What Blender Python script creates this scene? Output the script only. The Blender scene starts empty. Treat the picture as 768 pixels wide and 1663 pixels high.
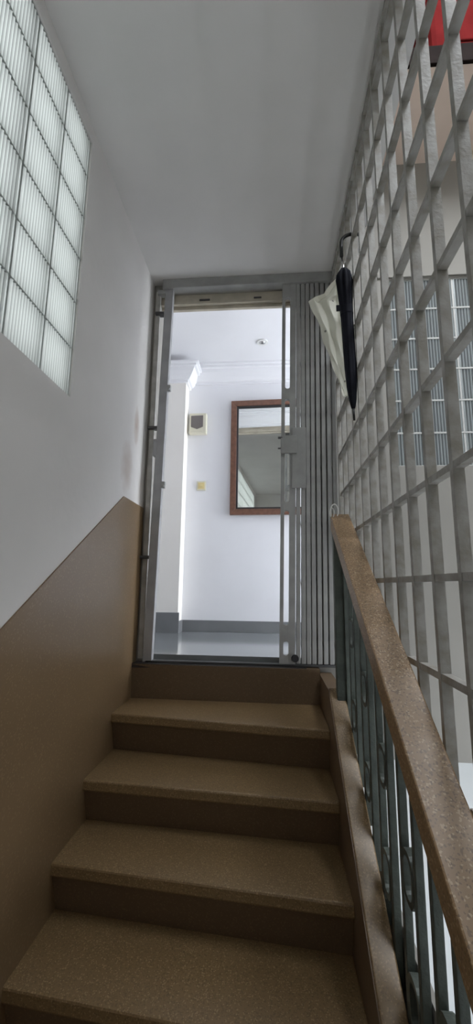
import bpy, bmesh, math, random
from mathutils import Vector, Matrix
random.seed(7)
S = bpy.context.scene
COL = S.collection

# ------------------------------------------------------------------ camera
# origin = eye point, X right, Y up the flight of stairs, Z up, metres
YAW, PITCH, ROLL, FPX = 0.0841, 0.1744, 0.0129, 675.36
_f = Vector((-math.sin(YAW)*math.cos(PITCH), math.cos(YAW)*math.cos(PITCH), math.sin(PITCH)))
_r = Vector((math.cos(YAW), math.sin(YAW), 0))
_u = _r.cross(_f)
_R = math.cos(ROLL)*_r + math.sin(ROLL)*_u
_U = -math.sin(ROLL)*_r + math.cos(ROLL)*_u
cd = bpy.data.cameras.new('camera'); cam = bpy.data.objects.new('camera', cd); COL.objects.link(cam)
cam.matrix_world = Matrix(((_R.x, _U.x, -_f.x, 0), (_R.y, _U.y, -_f.y, 0), (_R.z, _U.z, -_f.z, 0), (0, 0, 0, 1)))
cd.sensor_fit = 'HORIZONTAL'; cd.sensor_width = 36; cd.lens = FPX/768*36; cd.clip_start = 0.02
S.camera = cam

# ------------------------------------------------------------------ sky (overcast) and exposure
w = bpy.data.worlds.new('overcast_sky'); S.world = w; w.use_nodes = True
bg = w.node_tree.nodes['Background']
bg.inputs[0].default_value = (0.90, 0.945, 1.0, 1); bg.inputs[1].default_value = 11.0
S.view_settings.view_transform = 'Standard'; S.view_settings.look = 'None'
S.view_settings.gamma = 1; S.view_settings.use_curve_mapping = False
S.view_settings.exposure = 0.72
S.cycles.max_bounces = 12; S.cycles.diffuse_bounces = 8; S.cycles.transmission_bounces = 8
S.cycles.use_denoising = True

def portal(name, loc, rot, sx, sy):      # samples the sky through a real opening
    l = bpy.data.lights.new(name, 'AREA'); l.shape = 'RECTANGLE'; l.size = sx; l.size_y = sy
    l.cycles.is_portal = True
    o = bpy.data.objects.new(name, l); COL.objects.link(o); o.location = loc; o.rotation_euler = rot
HP = math.pi/2
portal('portal_corridor', (2.62, 3.10, 0.66), (0, HP, 0), 2.0, 0.9)
portal('portal_hall', (1.24, 0.65, 3.66), (0, 0, 0), 1.30, 1.8)
portal('portal_side', (2.02, 1.45, -0.76), (0, HP, 0), 0.25, 1.1)
portal('portal_stair', (-0.90, 0.045, 1.30), (0, -HP, 0), 1.2, 2.8)

# ------------------------------------------------------------------ materials
MATS = {}
def nodes(name):
    m = bpy.data.materials.new(name); m.use_nodes = True
    nt = m.node_tree; b = nt.nodes['Principled BSDF']
    MATS[name] = m
    return m, nt, b
def lin(r, g, b):
    f = lambda c: c/12.92 if c <= .04045 else ((c+.055)/1.055)**2.4
    return (f(r/255), f(g/255), f(b/255), 1)
def mat(name, col, rough=.6, metal=0, noise=0.0, scale=8, bump=0.0, bscale=60, spec=.5, col2=None, det=4):
    m, nt, b = nodes(name)
    b.inputs['Base Color'].default_value = col; b.inputs['Roughness'].default_value = rough
    b.inputs['Metallic'].default_value = metal; b.inputs['Specular IOR Level'].default_value = spec
    tc = nt.nodes.new('ShaderNodeTexCoord')
    if noise or col2:
        n = nt.nodes.new('ShaderNodeTexNoise'); n.inputs['Scale'].default_value = scale; n.inputs['Detail'].default_value = det
        nt.links.new(tc.outputs['Object'], n.inputs['Vector'])
        r = nt.nodes.new('ShaderNodeValToRGB'); e = r.color_ramp.elements
        c2 = col2 or tuple(c*(1-noise) for c in col[:3])+(1,)
        e[0].position = .35; e[0].color = c2; e[1].position = .65; e[1].color = col
        nt.links.new(n.outputs['Fac'], r.inputs['Fac']); nt.links.new(r.outputs['Color'], b.inputs['Base Color'])
    if bump:
        n2 = nt.nodes.new('ShaderNodeTexNoise'); n2.inputs['Scale'].default_value = bscale; n2.inputs['Detail'].default_value = 3
        nt.links.new(tc.outputs['Object'], n2.inputs['Vector'])
        bp = nt.nodes.new('ShaderNodeBump'); bp.inputs['Strength'].default_value = bump; bp.inputs['Distance'].default_value = .01
        nt.links.new(n2.outputs['Fac'], bp.inputs['Height']); nt.links.new(bp.outputs['Normal'], b.inputs['Normal'])
    return m
def terrazzo(name, base, dark, light, rough=.35, scale=130):
    m, nt, b = nodes(name)
    tc = nt.nodes.new('ShaderNodeTexCoord')
    n = nt.nodes.new('ShaderNodeTexNoise'); n.inputs['Scale'].default_value = 3; n.inputs['Detail'].default_value = 5
    nt.links.new(tc.outputs['Object'], n.inputs['Vector'])
    mx = nt.nodes.new('ShaderNodeMixRGB'); mx.inputs[1].default_value = base
    mx.inputs[2].default_value = tuple(c*.72 for c in base[:3])+(1,)
    nt.links.new(n.outputs['Fac'], mx.inputs[0])
    v = nt.nodes.new('ShaderNodeTexVoronoi'); v.inputs['Scale'].default_value = scale
    nt.links.new(tc.outputs['Object'], v.inputs['Vector'])
    sep = nt.nodes.new('ShaderNodeSeparateColor'); nt.links.new(v.outputs['Color'], sep.inputs[0])
    gt = nt.nodes.new('ShaderNodeMath'); gt.operation = 'GREATER_THAN'; gt.inputs[1].default_value = .80
    nt.links.new(sep.outputs[0], gt.inputs[0])
    gl = nt.nodes.new('ShaderNodeMath'); gl.operation = 'GREATER_THAN'; gl.inputs[1].default_value = .90
    nt.links.new(sep.outputs[1], gl.inputs[0])
    m1 = nt.nodes.new('ShaderNodeMixRGB'); m1.inputs[2].default_value = dark
    nt.links.new(gt.outputs[0], m1.inputs[0]); nt.links.new(mx.outputs[0], m1.inputs[1])
    m2 = nt.nodes.new('ShaderNodeMixRGB'); m2.inputs[2].default_value = light
    nt.links.new(gl.outputs[0], m2.inputs[0]); nt.links.new(m1.outputs[0], m2.inputs[1])
    nt.links.new(m2.outputs[0], b.inputs['Base Color'])
    b.inputs['Roughness'].default_value = rough
    return m
def glassblock(name, col, trans=.75, grooves=True):
    m, nt, b = nodes(name)
    out = nt.nodes['Material Output']
    tr = nt.nodes.new('ShaderNodeBsdfTranslucent'); tr.inputs[0].default_value = col
    df = nt.nodes.new('ShaderNodeBsdfDiffuse'); df.inputs[0].default_value = col
    gl = nt.nodes.new('ShaderNodeBsdfGlossy'); gl.inputs['Roughness'].default_value = .35; gl.inputs[0].default_value = (.9, .95, .95, 1)
    mx = nt.nodes.new('ShaderNodeMixShader'); mx.inputs[0].default_value = 1-trans
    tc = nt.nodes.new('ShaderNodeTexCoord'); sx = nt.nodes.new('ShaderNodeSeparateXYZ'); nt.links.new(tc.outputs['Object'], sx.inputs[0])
    mr = nt.nodes.new('ShaderNodeMapRange'); mr.inputs[1].default_value = -.0075; mr.inputs[2].default_value = 0     # light streaks of the ribs painted into the colour: dark grooves, brightened ridges
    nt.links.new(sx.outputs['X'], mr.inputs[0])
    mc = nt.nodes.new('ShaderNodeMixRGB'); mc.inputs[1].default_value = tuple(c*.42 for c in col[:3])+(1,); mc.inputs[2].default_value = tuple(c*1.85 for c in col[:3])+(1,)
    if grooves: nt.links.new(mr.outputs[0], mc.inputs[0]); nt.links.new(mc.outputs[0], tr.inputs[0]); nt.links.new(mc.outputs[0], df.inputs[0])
    nt.links.new(tr.outputs[0], mx.inputs[1]); nt.links.new(df.outputs[0], mx.inputs[2])
    m2 = nt.nodes.new('ShaderNodeMixShader'); m2.inputs[0].default_value = .08
    nt.links.new(mx.outputs[0], m2.inputs[1]); nt.links.new(gl.outputs[0], m2.inputs[2])
    nt.links.new(m2.outputs[0], out.inputs[0])
    return m
def wall_paint(name, col, stain):
    m, nt, b = nodes(name)
    tc = nt.nodes.new('ShaderNodeTexCoord')
    n = nt.nodes.new('ShaderNodeTexNoise'); n.inputs['Scale'].default_value = 2.2; n.inputs['Detail'].default_value = 6
    nt.links.new(tc.outputs['Object'], n.inputs['Vector'])
    r = nt.nodes.new('ShaderNodeValToRGB'); e = r.color_ramp.elements
    e[0].position = .3; e[0].color = tuple(c*.93 for c in col[:3])+(1,); e[1].position = .7; e[1].color = col
    nt.links.new(n.outputs['Fac'], r.inputs['Fac'])
    prev = r.outputs['Color']
    for (cy, cz, ry, rz, amt) in stain:      # hand marks and damp stains on the plaster
        sx = nt.nodes.new('ShaderNodeSeparateXYZ'); nt.links.new(tc.outputs['Object'], sx.inputs[0])
        def term(o, c, rr):
            a = nt.nodes.new('ShaderNodeMath'); a.operation = 'SUBTRACT'; a.inputs[1].default_value = c; nt.links.new(o, a.inputs[0])
            d = nt.nodes.new('ShaderNodeMath'); d.operation = 'DIVIDE'; d.inputs[1].default_value = rr; nt.links.new(a.outputs[0], d.inputs[0])
            p = nt.nodes.new('ShaderNodeMath'); p.operation = 'POWER'; p.inputs[1].default_value = 2; nt.links.new(d.outputs[0], p.inputs[0])
            return p.outputs[0]
        ad = nt.nodes.new('ShaderNodeMath'); ad.operation = 'ADD'
        nt.links.new(term(sx.outputs['Y'], cy, ry), ad.inputs[0]); nt.links.new(term(sx.outputs['Z'], cz, rz), ad.inputs[1])
        n3 = nt.nodes.new('ShaderNodeTexNoise'); n3.inputs['Scale'].default_value = 14; nt.links.new(tc.outputs['Object'], n3.inputs['Vector'])
        ad2 = nt.nodes.new('ShaderNodeMath'); ad2.operation = 'ADD'; nt.links.new(ad.outputs[0], ad2.inputs[0]); nt.links.new(n3.outputs['Fac'], ad2.inputs[1])
        mr = nt.nodes.new('ShaderNodeMapRange'); mr.inputs[1].default_value = .4; mr.inputs[2].default_value = 1.5
        mr.inputs[3].default_value = amt; mr.inputs[4].default_value = 0
        nt.links.new(ad2.outputs[0], mr.inputs[0])
        mx = nt.nodes.new('ShaderNodeMixRGB'); mx.inputs[2].default_value = lin(140, 105, 75)
        nt.links.new(mr.outputs[0], mx.inputs[0]); nt.links.new(prev, mx.inputs[1]); prev = mx.outputs[0]
    nt.links.new(prev, b.inputs['Base Color']); b.inputs['Roughness'].default_value = .85
    bp = nt.nodes.new('ShaderNodeBump'); bp.inputs['Strength'].default_value = .12; bp.inputs['Distance'].default_value = .01
    n2 = nt.nodes.new('ShaderNodeTexNoise'); n2.inputs['Scale'].default_value = 25
    nt.links.new(tc.outputs['Object'], n2.inputs['Vector']); nt.links.new(n2.outputs['Fac'], bp.inputs['Height'])
    nt.links.new(bp.outputs['Normal'], b.inputs['Normal'])
    return m

M_WALL = wall_paint('wall_paint', (.71, .69, .67, 1), [(2.22, .90, .05, .13, .5), (2.10, .62, .10, .16, .35), (2.36, .55, .06, .2, .25)])
M_CEIL = mat('ceiling_paint', (.72, .705, .69, 1), .9, noise=.06, scale=3)
M_ROOM = mat('room_paint', (.80, .80, .82, 1), .7, noise=.03, scale=3)
M_PIER = mat('pier_paint', (.88, .85, .80, 1), .7, noise=.03, scale=3)
M_MOULD = mat('plaster_moulding', (.82, .82, .84, 1), .6)
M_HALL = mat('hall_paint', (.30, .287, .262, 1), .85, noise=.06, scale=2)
M_TAN = mat('tan_soffit', (.86, .70, .60, 1), .8, noise=.08, scale=3)
M_DADO = terrazzo('brown_dado', (.235, .155, .082, 1), (.21, .138, .073, 1), (.25, .17, .095, 1), .33, 200)
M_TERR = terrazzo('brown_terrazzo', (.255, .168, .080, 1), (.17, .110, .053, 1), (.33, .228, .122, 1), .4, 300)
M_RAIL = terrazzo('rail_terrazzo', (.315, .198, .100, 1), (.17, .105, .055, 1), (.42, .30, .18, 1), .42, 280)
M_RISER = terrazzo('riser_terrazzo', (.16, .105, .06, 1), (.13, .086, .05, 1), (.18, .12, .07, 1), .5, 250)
M_GRILLE = mat('grille_metal', (.33, .32, .30, 1), .55, .1, scale=22, col2=(.23, .215, .185, 1), bump=.10, bscale=120)
M_GATE = mat('gate_paint', (.36, .36, .35, 1), .5, .2, noise=.2, scale=10)
M_GATED = mat('gate_dark', (.07, .07, .072, 1), .5, .3)
M_JAMB = mat('jamb_paint', (.36, .36, .365, 1), .5, .2, noise=.15, scale=10)
M_ANGLE = mat('angle_paint', (.48, .47, .44, 1), .6, .1, scale=12, col2=(.34, .33, .30, 1))
M_GREEN = mat('green_paint', (.095, .113, .098, 1), .5, .1, noise=.35, scale=14, bump=.2, bscale=90)
M_FLOORT = mat('grey_gloss_tile', (.22, .235, .24, 1), .12, noise=.12, scale=5)
M_BASE = mat('grey_skirting', (.19, .195, .20, 1), .35, noise=.1, scale=6)
M_HALLF = mat('pale_gloss_tile', (.78, .82, .84, 1), .15, noise=.04, scale=4)
M_MORTAR = None
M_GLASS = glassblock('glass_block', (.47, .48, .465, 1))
M_MORTAR = glassblock('mortar', (.52, .54, .52, 1), .6, False)
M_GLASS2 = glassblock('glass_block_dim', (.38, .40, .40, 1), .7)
M_JOINT = mat('light_joint', (.55, .55, .53, 1), .8)
M_BEIGE = mat('beige_wood', (.52, .47, .38, 1), .55, noise=.18, scale=14)
M_SILL = mat('sill_metal', (.05, .045, .045, 1), .4, .4, noise=.3, scale=20)
M_WOOD = mat('reddish_wood', (.20, .095, .062, 1), .35, noise=.3, scale=30)
M_BLACK = mat('black_lip', (.025, .025, .028, 1), .5)
M_MIRROR = mat('mirror_glass', (.80, .82, .80, 1), .02, 1)
M_CREAM = mat('cream_plastic', (.70, .67, .54, 1), .4)
M_TINT = mat('tinted_window', (.17, .15, .14, 1), .2)
M_IVORY = mat('ivory_plastic', (.72, .60, .30, 1), .4)
M_CHROME = mat('chrome', (.7, .7, .7, 1), .15, 1)
M_UMB = mat('umbrella_nylon', (.012, .013, .02, 1), .85, spec=.15, noise=.3, scale=20)
M_HANDLE = mat('black_handle', (.02, .02, .02, 1), .35)
M_WHITEW = mat('white_wire', (.75, .75, .73, 1), .4)
M_RED = mat('red_lacquer', (.10, .012, .012, 1), .8, spec=0, noise=.3, scale=6)
M_ORANGE = mat('orange_trim', (.40, .06, .015, 1), .6)
M_DKWOOD = mat('dark_brown_wood', (.012, .008, .007, 1), .9, spec=.05, noise=.3, scale=15)
def cloth_mat():
    m, nt, b = nodes('cream_sheet')
    tc = nt.nodes.new('ShaderNodeTexCoord'); v = nt.nodes.new('ShaderNodeTexVoronoi'); v.inputs['Scale'].default_value = 14
    nt.links.new(tc.outputs['Object'], v.inputs['Vector'])
    lt = nt.nodes.new('ShaderNodeMath'); lt.operation = 'LESS_THAN'; lt.inputs[1].default_value = .09
    nt.links.new(v.outputs['Distance'], lt.inputs[0])
    mx = nt.nodes.new('ShaderNodeMixRGB'); mx.inputs[1].default_value = (.74, .73, .63, 1); mx.inputs[2].default_value = (.25, .24, .2, 1)
    nt.links.new(lt.outputs[0], mx.inputs[0]); nt.links.new(mx.outputs[0], b.inputs['Base Color'])
    b.inputs['Roughness'].default_value = .55
    return m
M_SHEET = cloth_mat()

# ------------------------------------------------------------------ builders
def box(bm, x0, x1, y0, y1, z0, z1):
    v = [bm.verts.new(p) for p in ((x0,y0,z0),(x1,y0,z0),(x1,y1,z0),(x0,y1,z0),(x0,y0,z1),(x1,y0,z1),(x1,y1,z1),(x0,y1,z1))]
    for f in ((3,2,1,0),(4,5,6,7),(0,1,5,4),(1,2,6,5),(2,3,7,6),(3,0,4,7)): bm.faces.new([v[i] for i in f])
def hexa(bm, pts):      # eight corners, bottom four then top four
    v = [bm.verts.new(p) for p in pts]
    for f in ((3,2,1,0),(4,5,6,7),(0,1,5,4),(1,2,6,5),(2,3,7,6),(3,0,4,7)): bm.faces.new([v[i] for i in f])
def prism(bm, poly, a0, a1, axis):      # polygon in the two other axes, extruded along axis
    def P(u, v, a):
        return {'X': (a, u, v), 'Y': (u, a, v), 'Z': (u, v, a)}[axis]
    A = [bm.verts.new(P(u, v, a0)) for u, v in poly]; B = [bm.verts.new(P(u, v, a1)) for u, v in poly]
    n = len(poly)
    bm.faces.new(A); bm.faces.new(B[::-1])
    for i in range(n): bm.faces.new((A[i], B[i], B[(i+1) % n], A[(i+1) % n]))
def tube(bm, path, rad, seg=10, closed=False, flat=None):
    path = [Vector(p) for p in path]; n = len(path); rings = []
    rr = rad if isinstance(rad, (list, tuple)) else [rad]*n
    ref = Vector((0.31, 0.87, 0.13))
    for i, p in enumerate(path):
        a = path[(i-1) % n] if (closed or i) else p; b = path[(i+1) % n] if (closed or i < n-1) else p
        t = (b-a).normalized()
        s = t.cross(ref).normalized(); u = s.cross(t)
        rings.append([bm.verts.new(p+rr[i]*(math.cos(k*2*math.pi/seg)*s+math.sin(k*2*math.pi/seg)*u)) for k in range(seg)])
    for i in range(n if closed else n-1):
        A, B = rings[i], rings[(i+1) % n]
        for k in range(seg): bm.faces.new((A[k], A[(k+1) % seg], B[(k+1) % seg], B[k]))
    if not closed: bm.faces.new(rings[0][::-1]); bm.faces.new(rings[-1])
def wpos(o):
    p = Vector((0, 0, 0))
    while o: p += o.location; o = o.parent
    return p
def finish(name, bm, m, parent=None, bevel=0, smooth=False):
    bmesh.ops.recalc_face_normals(bm, faces=bm.faces)
    if parent is not None: bmesh.ops.translate(bm, verts=bm.verts, vec=-wpos(parent))
    me = bpy.data.meshes.new(name); bm.to_mesh(me); bm.free()
    me.materials.append(m)
    if smooth:
        for p in me.polygons: p.use_smooth = True
    o = bpy.data.objects.new(name, me); COL.objects.link(o); o.parent = parent
    if bevel:
        b = o.modifiers.new('bevel', 'BEVEL'); b.width = bevel; b.segments = 2; b.limit_method = 'ANGLE'
    return o
def NB(): return bmesh.new()
def struct(name, bm, m, label=None, bevel=0):
    o = finish(name, bm, m, None, bevel); o['kind'] = 'structure'
    if label: o['label'] = label
    return o
def bxs(name, boxes, m, parent=None, bevel=0, smooth=False):
    bm = NB()
    for b in boxes: box(bm, *b)
    return finish(name, bm, m, parent, bevel, smooth)
def sbx(name, boxes, m, bevel=0, label=None):
    o = bxs(name, boxes, m, None, bevel); o['kind'] = 'structure'
    if label: o['label'] = label
    return o
def thing(name, loc, label=None, cat=None, group=None, kind=None):
    o = bpy.data.objects.new(name, None); COL.objects.link(o); o.location = loc; o.empty_display_size = .05
    if label: o['label'] = label
    if cat: o['category'] = cat
    if group: o['group'] = group
    if kind: o['kind'] = kind
    return o
def inst(src, name, parent, world):
    o = bpy.data.objects.new(name, src.data) if not hasattr(src, 'polygons') else bpy.data.objects.new(name, src)
    COL.objects.link(o); o.parent = parent; o.location = Vector(world)-wpos(parent)
    return o

# ------------------------------------------------------------------ key dimensions
XL, ZC, YD = -.771, 1.962, 2.42
ZROOM, ZSILL, ZHALL, ZLOW = -.395, -.433, -.885, -1.66
XRW = 1.95                       # hall right wall
YM = 3.66                        # corridor wall with the mirror
ZRC = 2.04

# ------------------------------------------------------------------ stair shaft
GB_Y1, GB_Z0, GP, NCOL = 1.445, .706, .2, 14
GB_Y0 = GB_Y1-NCOL*GP; GB_Z1 = 1.885
sbx('wall_left', [(XL-.13, XL, -1.6, GB_Y0, ZLOW-.1, ZC+.1), (XL-.13, XL, GB_Y0, GB_Y1, ZLOW-.1, GB_Z0), (XL-.13, XL, GB_Y0, GB_Y1, GB_Z1, ZC+.1),
                  (XL-.13, XL, GB_Y1, YD, ZLOW-.1, ZC+.1)], M_WALL, label='white plaster wall with glass blocks')
sbx('wall_back', [(XL-.13, XRW+.1, -1.72, -1.6, ZLOW-.1, 3.7)], M_WALL)
sbx('ceiling', [(XL-.13, .525, -1.6, YD, ZC, ZC+.14)], M_CEIL, label='plain grey white ceiling over the stairs')
sbx('floor', [(XL-.13, .36, -1.6, YD+.1, ZLOW-.12, ZLOW)], M_TERR, label='lower landing')
# brown dado on the left wall
dz = lambda y: -.143+(y-1.169)*.656
bm = NB(); prism(bm, [(-1.6, dz(.2)-.1), (-.2, dz(.0)-.1), (2.074, .451), (YD-.005, .451), (YD-.005, ZLOW), (-1.6, ZLOW)], XL, XL+.006, 'X')
struct('trim_1', bm, M_DADO, 'brown painted dado along the stairs')

# glass block window
def block_mesh(name, w, h, d, m, ribs=12):
    """block with vertical ribs on the room face; local: u along +Y (0..w), face at x=0, body to x=-d, z 0..h"""
    bm = NB(); g = .0025; e = .012
    us = [g+.001]; xs = [-.004]
    u0, u1 = g+e, w-g-e
    us += [u0]; xs += [0.0]
    n = ribs*2
    for i in range(1, n): us.append(u0+(u1-u0)*i/n); xs.append(-.0075 if i % 2 else 0.0)
    us += [u1, w-g-.001]; xs += [0.0, -.004]
    zt, zb = h-g, g
    top = [bm.verts.new((x, u, zt)) for x, u in zip(xs, us)]; bot = [bm.verts.new((x, u, zb)) for x, u in zip(xs, us)]
    for i in range(len(us)-1): bm.faces.new((bot[i], bot[i+1], top[i+1], top[i]))
    bt = [bm.verts.new((-d, us[0], zt)), bm.verts.new((-d, us[-1], zt))]; bb = [bm.verts.new((-d, us[0], zb)), bm.verts.new((-d, us[-1], zb))]
    bm.faces.new((bt[0], bt[1], bb[1], bb[0]))
    bm.faces.new(top+[bt[1], bt[0]]); bm.faces.new(bot[::-1]+[bb[0], bb[1]])
    bm.faces.new((bot[0], top[0], bt[0], bb[0])); bm.faces.new((bot[-1], bb[1], bt[1], top[-1]))
    bmesh.ops.recalc_face_normals(bm, faces=bm.faces)
    me = bpy.data.meshes.new(name); bm.to_mesh(me); bm.free(); me.materials.append(m)
    return me
win = thing('window_1', (XL, GB_Y0, GB_Z0), 'wall of ribbed glass blocks', kind='structure')
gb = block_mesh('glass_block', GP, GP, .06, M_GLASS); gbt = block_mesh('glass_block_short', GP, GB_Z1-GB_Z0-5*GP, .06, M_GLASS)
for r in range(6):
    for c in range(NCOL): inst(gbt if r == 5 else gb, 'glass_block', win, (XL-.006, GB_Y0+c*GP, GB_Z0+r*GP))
bm = NB()
for r in range(7):
    z = min(GB_Z0+r*GP, GB_Z1); box(bm, XL-.06, XL-.0075, GB_Y0, GB_Y1, z-.0035, z+.0035)
for c in range(NCOL+1):
    y = GB_Y0+c*GP; box(bm, XL-.055, XL-.009, y-.0035, y+.0035, GB_Z0, GB_Z1)
finish('mortar', bm, M_MORTAR, win)

# ------------------------------------------------------------------ stairs
XR = .256
stairs = thing('staircase', (-.26, 1.5, ZLOW), 'brown terrazzo staircase rising to the open doorway', 'stairs')
NOSE = [(ZSILL, 2.345, 2.335), (-.613, 2.078, 1.962), (-.79, 1.805, 1.735), (-.962, 1.582, 1.492), (-1.137, 1.345, 1.25), (-1.31, 1.105, 1.01), (-1.485, .87, .775)]
for i, (z, yl, yr) in enumerate(NOSE):
    zn, yln, yrn = NOSE[i+1] if i+1 < len(NOSE) else (ZLOW, .64, .55)
    # tread slab with nosing
    if i:
        zp, ylp, yrp = NOSE[i-1]
        bm = NB(); t = .042
        hexa(bm, [(XL, yl, z-t), (XR, yr, z-t), (XR, yrp+.10, z-t), (XL, ylp+.10, z-t), (XL, yl, z), (XR, yr, z), (XR, yrp+.10, z), (XL, ylp+.10, z)])
        finish('tread', bm, M_TERR, stairs, bevel=.007)
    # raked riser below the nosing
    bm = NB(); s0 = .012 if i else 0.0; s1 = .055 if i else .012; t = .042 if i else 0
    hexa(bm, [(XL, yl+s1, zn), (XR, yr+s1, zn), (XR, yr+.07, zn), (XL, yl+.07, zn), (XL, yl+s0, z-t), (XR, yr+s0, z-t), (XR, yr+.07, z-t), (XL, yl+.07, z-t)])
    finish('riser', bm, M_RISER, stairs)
# sloping kerb at the open side
kz = lambda y: .724*y-1.88
KX0, KX1 = XR, .3215
bm = NB(); prism(bm, [(.42, kz(.42)), (1.985, kz(1.985)), (2.0, kz(1.985)-.02), (2.0, ZSILL-.35), (2.0, ZLOW), (.42, ZLOW)], KX0, KX1, 'X')
finish('kerb', bm, M_TERR, stairs, bevel=.004)
bm = NB(); prism(bm, [(.42, kz(.42)-.006), (1.98, kz(1.98)-.006), (1.98, ZLOW), (.42, ZLOW)], KX0-.003, KX0, 'X')
finish('kerb_side', bm, M_RISER, stairs)
bm = NB(); box(bm, XR, .322, 2.0, 2.40, ZLOW, ZSILL-.025)
finish('landing_end', bm, M_RISER, stairs)

# ------------------------------------------------------------------ balustrade
rz = lambda y: .68*y-1.004
railing = thing('stair_railing', (.32, 1.2, ZLOW), 'green iron railing under a thick brown speckled handrail', 'railing')
bm = NB(); y0, y1 = .30, 1.975
prism(bm, [(y0, rz(y0)), (y1, rz(y1)), (y1, rz(y1)-.075), (y0, rz(y0)-.080)], .28, .367, 'X')
finish('handrail', bm, M_RAIL, railing, bevel=.004)
BX, BT, SP = .332, .0100, .103
k0 = 1.3085
bars = [k0+SP*k for k in range(-8, 7)]
for y in bars:
    if y > 1.93: continue
    bm = NB(); box(bm, BX-BT, BX+BT, y-BT, y+BT, kz(y)-.09, rz(y)-.06)
    finish('baluster', bm, M_GREEN, railing, bevel=.002)
bm = NB(); box(bm, .284, .330, 1.93, 1.972, kz(1.95)-.03, rz(1.95)-.06)
finish('newel_post', bm, M_GREEN, railing, bevel=.004)
def oval(bm, cy, cz, hw, hh, t, d):
    n = 20; out, inn = [], []
    for k in range(n):
        a = 2*math.pi*k/n; ca, sa = math.cos(a), math.sin(a)
        sq = lambda v: math.copysign(abs(v)**.7, v)
        out.append((cy+hw*sq(ca), cz+hh*sq(sa)+.0*ca)); inn.append((cy+(hw-t)*sq(ca), cz+(hh-t)*sq(sa)))
    V = {}
    for nm, L in (('o', out), ('i', inn)):
        for sx in (-1, 1): V[nm, sx] = [bm.verts.new((BX+sx*d, y, z)) for y, z in L]
    for k in range(n):
        j = (k+1) % n
        bm.faces.new((V['o', -1][k], V['o', -1][j], V['o', 1][j], V['o', 1][k]))
        bm.faces.new((V['i', -1][k], V['i', 1][k], V['i', 1][j], V['i', -1][j]))
        for sx in (-1, 1): bm.faces.new((V['o', sx][k], V['i', sx][k], V['i', sx][j], V['o', sx][j]))
for i in range(len(bars)-1):
    if (i-8) % 2: continue
    cy = (bars[i]+bars[i+1])/2
    if cy > 1.9: continue
    for zz in (.80*(cy-1.36)-.515, .72*(cy-1.36)-.793):
        bm = NB(); oval(bm, cy, zz, SP/2-BT+.001, .058, .014, .011); finish('oval_ring', bm, M_GREEN, railing, smooth=False)

# white wire loop on the rail end
lp = thing('wire_loop', (.297, 1.955, rz(1.955)), 'small white wire loop on the top end of the handrail', 'wire')
bm = NB(); zt0 = rz(1.955)-.005
tube(bm, [(.297+.017*math.cos(a), 1.957, zt0+.028+.034*math.sin(a)) for a in [math.radians(d) for d in range(-60, 241, 20)]], .0028, 8)
finish('loop', bm, M_WHITEW, lp, smooth=True)
bm = NB(); tube(bm, [(.284+.009*math.cos(a), 1.945, zt0+.018+.024*math.sin(a)) for a in [math.radians(d) for d in range(-60, 241, 20)]], .0024, 8)
finish('loop', bm, M_WHITEW, lp, smooth=True)

# ------------------------------------------------------------------ security grille
GX, GT, GF = .384, .024, .0165
grille = thing('security_grille', (GX, 1.3, rz(1.3)), 'grey metal grille screen beside the stairs, floor to ceiling', 'grille')
vys = [.750+.144*k for k in range(-3, 12)]
hzs = [1.414+.2295*k for k in (2, 1)]+[1.414, 1.189, .959, .732, .503, .258, .023, -.200, -.43, -.66]
# bars stop behind the handrail, which carries the screen
for y in vys:
    bm = NB(); box(bm, GX, GX+GT, y-GF/2, y+GF/2, (rz(y)-.17) if y < 1.95 else .2, ZC-.001)
    finish('vertical_bar', bm, M_GRILLE, grille)
for z in [ZC-.012]+hzs:
    ye = min(vys[-1]+.018, (z+.06+1.004)/.68)
    if ye < vys[0]+.1: continue
    bm = NB(); box(bm, GX+.0015, GX+GT-.0015, vys[0]-.01, ye, z-GF/2, z+GF/2)
    finish('horizontal_bar', bm, M_GRILLE, grille)

# ------------------------------------------------------------------ doorway wall
HW0, HW1, HZ0, HZ1 = .727, 1.747, .699, 1.923     # borrowed-light glass block opening
DX0, DX1, DZ1 = -.728, .188, 1.83
y0, y1 = YD, YD+.10
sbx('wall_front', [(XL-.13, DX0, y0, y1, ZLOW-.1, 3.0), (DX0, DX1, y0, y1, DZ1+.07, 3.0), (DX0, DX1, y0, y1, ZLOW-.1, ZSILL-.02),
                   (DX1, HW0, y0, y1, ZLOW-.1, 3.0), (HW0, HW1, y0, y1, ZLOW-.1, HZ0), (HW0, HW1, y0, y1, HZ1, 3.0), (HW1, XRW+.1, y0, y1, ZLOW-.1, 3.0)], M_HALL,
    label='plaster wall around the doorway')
d1 = thing('door_1', (-.15, y0+.05, ZSILL), 'beige timber door head', kind='structure')
bxs('door_head', [(DX0, DX1, y0+.02, y1-.015, DZ1, DZ1+.072)], M_BEIGE, d1, bevel=.004)
bxs('head_stop', [(DX0, DX1, y0+.045, y1-.03, DZ1-.022, DZ1)], M_BEIGE, d1, bevel=.003)
bxs('head_plate', [(-.47, -.40, y0+.016, y0+.02, DZ1+.02, DZ1+.032)], M_GATED, d1)
bxs('head_plate', [(-.11, -.06, y0+.016, y0+.02, DZ1+.022, DZ1+.032)], M_GATED, d1)
sbx('trim_2', [(DX0-.06, DX1, 2.345, y0+.03, ZSILL-.02, ZSILL+.004)], M_SILL, bevel=.003, label='dark door sill')
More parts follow.
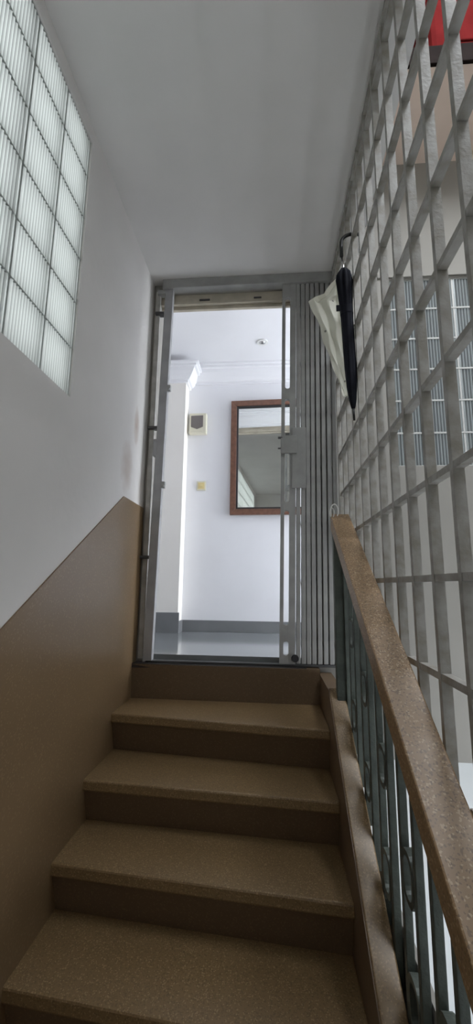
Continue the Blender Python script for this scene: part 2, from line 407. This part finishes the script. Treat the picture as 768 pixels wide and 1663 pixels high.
# glass blocks to the corridor
win2 = thing('window_2', (HW0, YD, HZ0), 'panel of dim ribbed glass blocks beyond the grille', kind='structure')
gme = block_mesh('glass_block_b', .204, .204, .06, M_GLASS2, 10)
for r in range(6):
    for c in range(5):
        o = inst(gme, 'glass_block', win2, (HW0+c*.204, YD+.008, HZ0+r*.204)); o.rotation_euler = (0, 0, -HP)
bm = NB()
for r in range(7): box(bm, HW0, HW1, YD+.006, YD+.07, HZ0+r*.204-.005, HZ0+r*.204+.005)
for c in range(6): box(bm, HW0+c*.204-.005, HW0+c*.204+.005, YD+.008, YD+.068, HZ0, HZ1)
finish('mortar', bm, M_JOINT, win2)
sbx('trim_3', [(HW0-.05, XRW, YD-.012, YD, HZ1+.012, HZ1+.055)], M_HALL, label='plaster band above the glass blocks')

# ------------------------------------------------------------------ corridor behind the door
YI = YD+.10
sbx('floor.001', [(-2.0, 2.7, YI, YM+.1, ZROOM-.1, ZROOM), (DX0, DX1, YD+.03, YI, ZSILL-.02, ZROOM)], M_FLOORT, label='grey glossy corridor floor')
sbx('ceiling.001', [(-2.0, 2.7, YI, YM+.1, ZRC, ZRC+.1)], M_ROOM, label='white corridor ceiling')
sbx('wall_far', [(-2.0, 2.7, YM, YM+.1, ZROOM-.1, ZRC+.1)], M_ROOM, label='white corridor wall holding the mirror')
PX, PY = -.775, 3.505
sbx('wall_pillar', [(-2.0, PX, PY, YM, ZROOM, ZRC)], M_PIER, label='white wall pier projecting at the left of the corridor')
sbx('wall_end', [(-2.1, -2.0, YI-.1, YM+.1, ZROOM-.1, ZRC+.1)], M_ROOM)
sbx('wall_corridor', [(2.6, 2.7, YI, 2.65, ZROOM, ZRC), (2.6, 2.7, 3.55, YM, ZROOM, ZRC), (2.6, 2.7, 2.65, 3.55, 1.66, ZRC), (2.6, 2.7, 2.65, 3.55, ZROOM, ZROOM+.06)], M_ROOM,
    label='corridor end wall with an open balcony door')
sbx('wall_inner', [(-2.0, DX0, YI, YI+.012, ZROOM, ZRC), (DX1, HW0, YI, YI+.012, ZROOM, ZRC), (DX0, DX1, YI, YI+.012, DZ1+.07, ZRC),
                   (HW1, 2.6, YI, YI+.012, ZROOM, ZRC), (HW0, HW1, YI, YI+.012, ZROOM, HZ0), (HW0, HW1, YI, YI+.012, HZ1, ZRC)], M_ROOM)
sbx('baseboard_far', [(PX, 2.6, YM-.012, YM, ZROOM, ZROOM+.095)], M_BASE, bevel=.002)
sbx('baseboard_left', [(PX, PX+.012, PY, YM-.012, ZROOM, ZROOM+.095)], M_BASE)
sbx('baseboard_pillar', [(-2.0, PX+.012, PY-.012, PY, ZROOM, ZROOM+.165)], M_BASE)
# stepped cornice profile: (out from wall, height below ceiling)
PROF = [(0, -.165), (.018, -.165), (.018, -.145), (.035, -.14), (.055, -.115), (.078, -.075), (.088, -.045), (.11, -.042), (.11, -.02), (.13, -.018), (.13, 0), (0, 0)]
bm = NB(); prism(bm, [(YM-o, ZRC+h) for o, h in PROF], PX, 2.6, 'X'); struct('trim_4', bm, M_MOULD, 'stepped plaster cornice')
bm = NB(); prism(bm, [(YI+.012+o, ZRC+h) for o, h in PROF], -2.0, 2.6, 'X'); struct('trim_5', bm, M_MOULD)
# pier cornice with mitred return
bm = NB(); A, B, Cc = [], [], []
for o, h in PROF:
    hh = ZRC-.06+h*.95
    A.append(bm.verts.new((-2.0, PY-o, hh))); B.append(bm.verts.new((PX+o, PY-o, hh))); Cc.append(bm.verts.new((PX+o, YM-.0, hh)))
n = len(PROF)
for i in range(n):
    j = (i+1) % n
    bm.faces.new((A[i], A[j], B[j], B[i])); bm.faces.new((B[i], B[j], Cc[j], Cc[i]))
bm.faces.new(A); bm.faces.new(Cc[::-1])
struct('trim_6', bm, M_MOULD, 'cornice wrapping the pier')

# mirror
mx0, mx1, mz0, mz1 = -.366, .44, .616, 1.694
mir = thing('wall_mirror', (mx0, YM, mz0), 'large mirror in a reddish brown wooden frame on the corridor wall', 'mirror')
fw = .052; ya, yb = YM-.035, YM-.001
def rail_part(name, poly, a, b, m, par): 
    bm = NB(); prism(bm, poly, a, b, 'Y'); return finish(name, bm, m, par, bevel=.004)
rail_part('frame_rail', [(mx0, mz0), (mx0+fw, mz0+fw), (mx0+fw, mz1-fw), (mx0, mz1)], ya, yb, M_WOOD, mir)
rail_part('frame_rail', [(mx1, mz0), (mx1-fw, mz0+fw), (mx1-fw, mz1-fw), (mx1, mz1)], ya, yb, M_WOOD, mir)
rail_part('frame_rail', [(mx0, mz0), (mx1, mz0), (mx1-fw, mz0+fw), (mx0+fw, mz0+fw)], ya, yb, M_WOOD, mir)
rail_part('frame_rail', [(mx0, mz1), (mx1, mz1), (mx1-fw, mz1-fw), (mx0+fw, mz1-fw)], ya, yb, M_WOOD, mir)
a, b, c, d = mx0+fw, mx1-fw, mz0+fw, mz1-fw; q = .016
bxs('inner_lip', [(a, a+q, ya+.012, yb, c, d), (b-q, b, ya+.012, yb, c, d), (a, b, ya+.012, yb, c, c+q), (a, b, ya+.012, yb, d-q, d)], M_BLACK, mir)
bxs('mirror_glass', [(a, b, ya+.024, yb, c, d)], M_MIRROR, mir)

mir.rotation_euler.z = -math.radians(2.4)      # hung slightly askew
# breaker box
bbx = thing('breaker_box', (-.675, YM, 1.37), 'cream electrical box with a dark window high on the corridor wall', 'electrical box')
bxs('body', [(-.755, -.592, YM-.055, YM-.001, 1.372, 1.572)], M_CREAM, bbx, bevel=.008)
bm = NB(); prism(bm, [(-.738, 1.545), (-.625, 1.548), (-.625, 1.438), (-.681, 1.415), (-.738, 1.438)], YM-.0575, YM-.05, 'Y'); finish('window', bm, M_TINT, bbx)
bxs('lower_lip', [(-.738, -.625, YM-.059, YM-.05, 1.393, 1.402)], M_CREAM, bbx, bevel=.003)
sw = thing('light_switch', (-.632, YM, .845), 'small yellowed square light switch below the electrical box', 'switch')
bxs('plate', [(-.675, -.590, YM-.010, YM-.001, .845, .932)], M_CREAM, sw, bevel=.004)
ipl = bxs('inner_plate', [(-.662, -.603, YM-.014, YM-.009, .858, .919)], M_IVORY, sw, bevel=.003)
bxs('rocker', [(-.645, -.620, YM-.020, YM-.013, .875, .902)], M_IVORY, ipl, bevel=.003)

# recessed downlight
dl = thing('ceiling_light', (-.07, 3.235, ZRC), 'small round recessed light in the corridor ceiling', 'ceiling light')
def disc_ring(bm, cx, cy, z0, z1, r0, r1, n=24):
    P = []
    for r, z in ((r0, z0), (r1, z0), (r1, z1), (r0, z1)): P.append([bm.verts.new((cx+r*math.cos(2*math.pi*k/n), cy+r*math.sin(2*math.pi*k/n), z)) for k in range(n)])
    for i in range(4):
        for k in range(n): bm.faces.new((P[i][k], P[i][(k+1) % n], P[(i+1) % 4][(k+1) % n], P[(i+1) % 4][k]))
bm = NB(); disc_ring(bm, -.07, 3.235, ZRC-.010, ZRC-.001, .028, .046); finish('trim_ring', bm, M_WHITEW, dl, smooth=False)
bm = NB(); bmesh.ops.create_uvsphere(bm, u_segments=16, v_segments=8, radius=.026); bmesh.ops.scale(bm, vec=(1, 1, .5), verts=bm.verts); bmesh.ops.translate(bm, vec=(-.07, 3.235, ZRC-.006), verts=bm.verts)
finish('reflector', bm, M_CHROME, dl, smooth=True)

# ------------------------------------------------------------------ collapsible gate
GY0, GY1 = 2.372, 2.408
gate = thing('collapsible_gate', (-.15, 2.39, ZSILL+.004), 'grey folding steel gate pushed open to the right of the doorway', 'gate')
SH = .014                                   # whole gate leans a little to the right
def lean(bm):
    for v in bm.verts: v.co.x += (v.co.z-.72)*SH
def gpart(name, boxes, m, bevel=.002, par=gate, ln=True):
    bm = NB()
    for b in boxes: box(bm, *b)
    if ln: lean(bm)
    return finish(name, bm, m, par, bevel)
bxs('top_track', [(-.70, .40, GY0-.012, YD-.002, 1.895, 1.960)], M_GATE, gate, bevel=.003)
bxs('bottom_track', [(-.70, .40, GY0, GY1+.004, ZSILL+.004, ZSILL+.016)], M_GATED, gate, bevel=.002)
gpart('jamb_post', [(-.700, -.648, GY0, GY1+.005, ZSILL+.004, 1.955)], M_JAMB, .003)
ang = gpart('wall_angle', [(-.752, -.722, GY1-.01, YD-.001, ZSILL+.02, 1.90)], M_ANGLE, .002, ln=False)
for z in (1.733, .951, .155): gpart('bracket', [(-.760, -.690, GY0+.006, YD-.002, z-.009, z+.009)], M_GATED, .002)
gpart('bracket', [(-.752, -.665, GY0+.002, YD-.002, 1.868, 1.893)], M_GATE, .002)
gpart('lock_keeper', [(-.715, -.690, GY0-.004, GY1, .765, .872)], M_JAMB, .003)
for z in (1.205, .587):
    bm = NB(); box(bm, -.655, -.628, GY0-.006, GY0+.014, z-.022, z+.018); tube(bm, [(-.640, GY0-.014, z-.01), (-.640, GY0+.02, z-.01)], .009, 10); lean(bm)
    finish('catch', bm, M_GATE, gate, .002)
# slotted leading stile
def slotted(bm, x0, x1, z0, z1, slots, ya, yb):
    """plate with round-ended slots, built as two strips and bridges with arched ends"""
    sx0, sx1 = x0+.021, x1-.036; r = (sx1-sx0)/2; cx = (sx0+sx1)/2
    box(bm, x0, sx0, ya, yb, z0, z1); box(bm, sx1, x1, ya, yb, z0, z1)
    edges = [z0]+[z for s in slots for z in s]+[z1]
    for k in range(0, len(edges), 2):
        a, b = edges[k], edges[k+1]
        if b-a < 1e-4: continue
        poly = []
        if k > 0:       # lower boundary arches up into the bridge
            poly += [(cx+r*math.cos(t), a-0+r*(math.sin(t))) for t in [math.pi-math.pi*i/8 for i in range(9)]]
        else: poly += [(sx0, a), (sx1, a)]
        if k+2 < len(edges): poly += [(cx+r*math.cos(t), b-r*math.sin(t)*.9) for t in [math.pi*i/8 for i in range(9)]]
        else: poly += [(sx1, b), (sx0, b)]
        prism(bm, poly, ya, yb, 'Y')
bm = NB(); slotted(bm, .059, .145, ZSILL+.012, 1.955, [(-.36, -.315), (-.20, .415), (.49, .765), (.880, 1.10), (1.195, 1.79)], GY0+.004, GY1-.006); lean(bm)
finish('leading_stile', bm, M_GATE, gate, .0015)
lkb = gpart('lock_box', [(.056, .152, GY0-.010, GY0+.004, .768, .880)], M_GATE, .004)
gpart('wide_plate', [(.122, .205, GY0-.003, GY0+.003, .56, .93)], M_GATE, .002)
for z in (.866, .80):
    bm = NB(); tube(bm, [(.066, GY0-.004, z), (.040, GY0-.004, z)], .007 if z > .85 else .004, 8); lean(bm); finish('bolt', bm, M_GATED, lkb)
PX0 = [.160, .189, .217, .246, .277, .309, .341, .372]
bm = NB(); box(bm, -.012, .012, 0, .022, 0, 2.36); 
for v in bm.verts: v.co.x += (v.co.z-1.14)*SH*.9
pk = finish('picket', bm, M_GATE, None); pk.parent = gate; pk.location = Vector((PX0[0], GY0+.006, ZSILL+.018))-gate.location
mb = pk.modifiers.new('bevel', 'BEVEL'); mb.width = .003; mb.segments = 2
for x in PX0[1:]:
    o = inst(pk, 'picket', gate, (x, GY0+.006+random.uniform(-.002, .002), ZSILL+.018)); b2 = o.modifiers.new('bevel', 'BEVEL'); b2.width = .003; b2.segments = 2
for k in range(7):      # scissor lattice behind the pickets
    z = -.30+k*.33
    bm = NB()
    for i in range(len(PX0)-1):
        s = 1 if i % 2 else -1
        xa, xb = PX0[i]+.0, PX0[i+1]
        if z in (0,): continue
        hexa(bm, [(xa, GY0+.029, z-s*.10-.009), (xb, GY0+.029, z+s*.10-.009), (xb, GY0+.033, z+s*.10-.009), (xa, GY0+.033, z-s*.10-.009),
                  (xa, GY0+.029, z-s*.10+.009), (xb, GY0+.029, z+s*.10+.009), (xb, GY0+.033, z+s*.10+.009), (xa, GY0+.033, z-s*.10+.009)])
    lean(bm); finish('lattice_link', bm, M_GATED, gate)
bm = NB(); tube(bm, [(.128, GY0-.010, -.385), (.128, GY0+.004, -.385)], .020, 20); finish('roller', bm, M_BLACK, gate)

# ------------------------------------------------------------------ black umbrella hooked on the grille
um = thing('folded_umbrella', (.366, 1.77, .72), 'black folded umbrella hanging by its crook from the grille', 'umbrella')
H = Vector((.344, 1.77, 1.447)); T = Vector((.366, 1.77, .722)); ax = (T-H).normalized()
def lobed(bm, stations, lobes=8, seg=48, amp=.14):
    s = ax.cross(Vector((0, 1, 0))).normalized(); u = s.cross(ax); rings = []
    for (t, r, am) in stations:
        p = H+(T-H)*t
        rings.append([bm.verts.new(p+r*(1+am*math.cos(lobes*2*math.pi*k/seg+t*3))*(math.cos(2*math.pi*k/seg)*s+math.sin(2*math.pi*k/seg)*u)) for k in range(seg)])
    for i in range(len(rings)-1):
        for k in range(seg): bm.faces.new((rings[i][k], rings[i][(k+1) % seg], rings[i+1][(k+1) % seg], rings[i+1][k]))
    bm.faces.new(rings[0][::-1]); bm.faces.new(rings[-1])
bm = NB(); lobed(bm, [(-.035, .018, .05), (0, .030, .18), (.04, .0335, .2), (.12, .031, .16), (.22, .0285, .08), (.32, .0265, .05), (.5, .0255, .08), (.65, .0245, .08), (.78, .0215, .06), (.87, .016, .03), (.915, .010, 0), (.925, .007, 0)])
cnp = finish('canopy', bm, M_UMB, um, smooth=True)
bm = NB(); lobed(bm, [(.235, .0295, .02), (.29, .0290, .02)], 8, 32); box(bm, .300, .318, 1.745, 1.75, 1.243, 1.272); finish('strap', bm, M_UMB, cnp)
tip0 = H+(T-H)*.92
bm = NB(); tube(bm, [tip0, T], [.006, .005], 12); finish('ferrule', bm, M_HANDLE, um, smooth=True)
bm = NB(); st = H-ax*.03
sh_top = Vector((.336, 1.77, 1.545))
tube(bm, [H+ax*.05, st, sh_top], .0055, 12); finish('shaft', bm, M_CHROME, um, smooth=True)
bm = NB(); pts = [sh_top-Vector((0, 0, .0)), Vector((.337, 1.77, 1.60))]
cx, cz, r = .3935+.002, 1.6435, .0585
pts = [sh_top, Vector((.3365, 1.77, 1.60))]+[Vector((cx-r*math.cos(a)*1.0, 1.77, 1.620+.046*math.sin(a))) for a in [math.radians(d) for d in range(0, 171, 17)]]
tube(bm, pts, .0085, 12); finish('crook_handle', bm, M_HANDLE, um, smooth=True)

# ------------------------------------------------------------------ cream sheet hanging beside the umbrella
ch = thing('plastic_sheet', (.34, 1.94, .91), 'cream speckled plastic sheet hanging in folds beside the black umbrella', 'sheet')
LE = [(1.555, .335), (1.50, .288), (1.462, .262), (1.452, .215), (1.437, .190), (1.34, .231), (1.167, .279), (1.032, .321), (.933, .344), (.905, .352)]
RE = [(1.555, .350), (1.37, .354), (1.2, .362), (1.06, .366), (.905, .372)]
def ip(L, z):
    if z >= L[0][0]: return L[0][1]
    for (a, b), (c, d) in zip(L, L[1:]):
        if z <= a and z >= c: return b+(d-b)*(a-z)/(a-c)
    return L[-1][1]
bm = NB(); NR, NC = 44, 22; grid = []
zs = [1.555-(1.555-.905)*i/NR for i in range(NR+1)]
for z in zs:
    l, r = ip(LE, z), ip(RE, z); row = []
    for j in range(NC+1):
        t = j/NC; x = l+(r-l)*t; wdt = r-l
        fold = .30*wdt*abs(((t*2.1+.9*(z-1.2)) % 1)-.5)
        row.append(bm.verts.new((x+.004*math.sin(40*z+9*t), 1.925+fold+.01*math.sin(13*z), z+.006*math.sin(17*t)*(1 if z > 1.4 else .3))))
    grid.append(row)
for i in range(NR):
    for j in range(NC): bm.faces.new((grid[i][j], grid[i][j+1], grid[i+1][j+1], grid[i+1][j]))
sheet = finish('sheet', bm, M_SHEET, ch, smooth=False)
so = sheet.modifiers.new('thickness', 'SOLIDIFY'); so.thickness = .002
bm = NB(); tube(bm, [(.343, 1.94, 1.55), (.352, 1.94, 1.60), (.372, 1.94, 1.655), (.40, 1.94, 1.662), (.416, 1.94, 1.64)], .004, 8); finish('tie', bm, M_WHITEW, ch, smooth=True)

# ------------------------------------------------------------------ hall beyond the grille
sbx('floor.002', [(.36, XRW+.1, -1.6, YD, ZHALL-.12, ZHALL)], M_HALLF, label='pale glossy hall floor beyond the grille')
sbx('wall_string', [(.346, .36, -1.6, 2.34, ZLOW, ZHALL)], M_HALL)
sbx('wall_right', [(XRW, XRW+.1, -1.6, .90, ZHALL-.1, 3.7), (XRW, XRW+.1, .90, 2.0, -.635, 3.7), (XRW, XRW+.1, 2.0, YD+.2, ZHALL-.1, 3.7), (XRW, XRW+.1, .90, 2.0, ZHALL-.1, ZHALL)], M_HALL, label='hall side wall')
sbx('ceiling.002', [(.525, XRW, 1.885, YD, 2.79, 2.90)], M_TAN, label='tan soffit of the upper floor')
sbx('ceiling.003', [(.40, .59, -1.6, YD+.2, 3.6, 3.7), (1.89, XRW+.1, -1.6, YD+.2, 3.6, 3.7), (.59, 1.89, -1.6, -.25, 3.6, 3.7), (.59, 1.89, 1.55, YD+.2, 3.6, 3.7)], M_CEIL, label='upper ceiling with an open skylight')
sbx('wall_upper', [(.40, .525, -1.6, YD+.1, ZC+.14, 3.6)], M_HALL)
sbx('wall_upper_far', [(.40, XRW+.1, YD+.1, YD+.2, 3.0, 3.6)], M_HALL)
sbx('trim_7', [(.53, XRW, 1.865, 1.885, 2.785, 2.905)], M_DKWOOD, bevel=.004, label='dark brown board along the edge of the upper floor')
cab = thing('red_cabinet', (1.2, 2.0, 2.905), 'red lacquered cabinet with orange strips above the brown floor edge', 'cabinet')
bxs('body', [(.885, 1.75, 1.89, 2.25, 2.905, 3.42)], M_RED, cab, bevel=.03)
for x in (.985, 1.30): bxs('orange_strip', [(x, x+.022, 1.878, 1.892, 2.93, 3.40)], M_ORANGE, cab, bevel=.003)
bxs('door_panel', [(1.03, 1.28, 1.880, 1.892, 2.95, 3.36)], M_RED, cab, bevel=.006)
bxs('door_panel', [(1.345, 1.66, 1.880, 1.892, 2.95, 3.36)], M_RED, cab, bevel=.006)
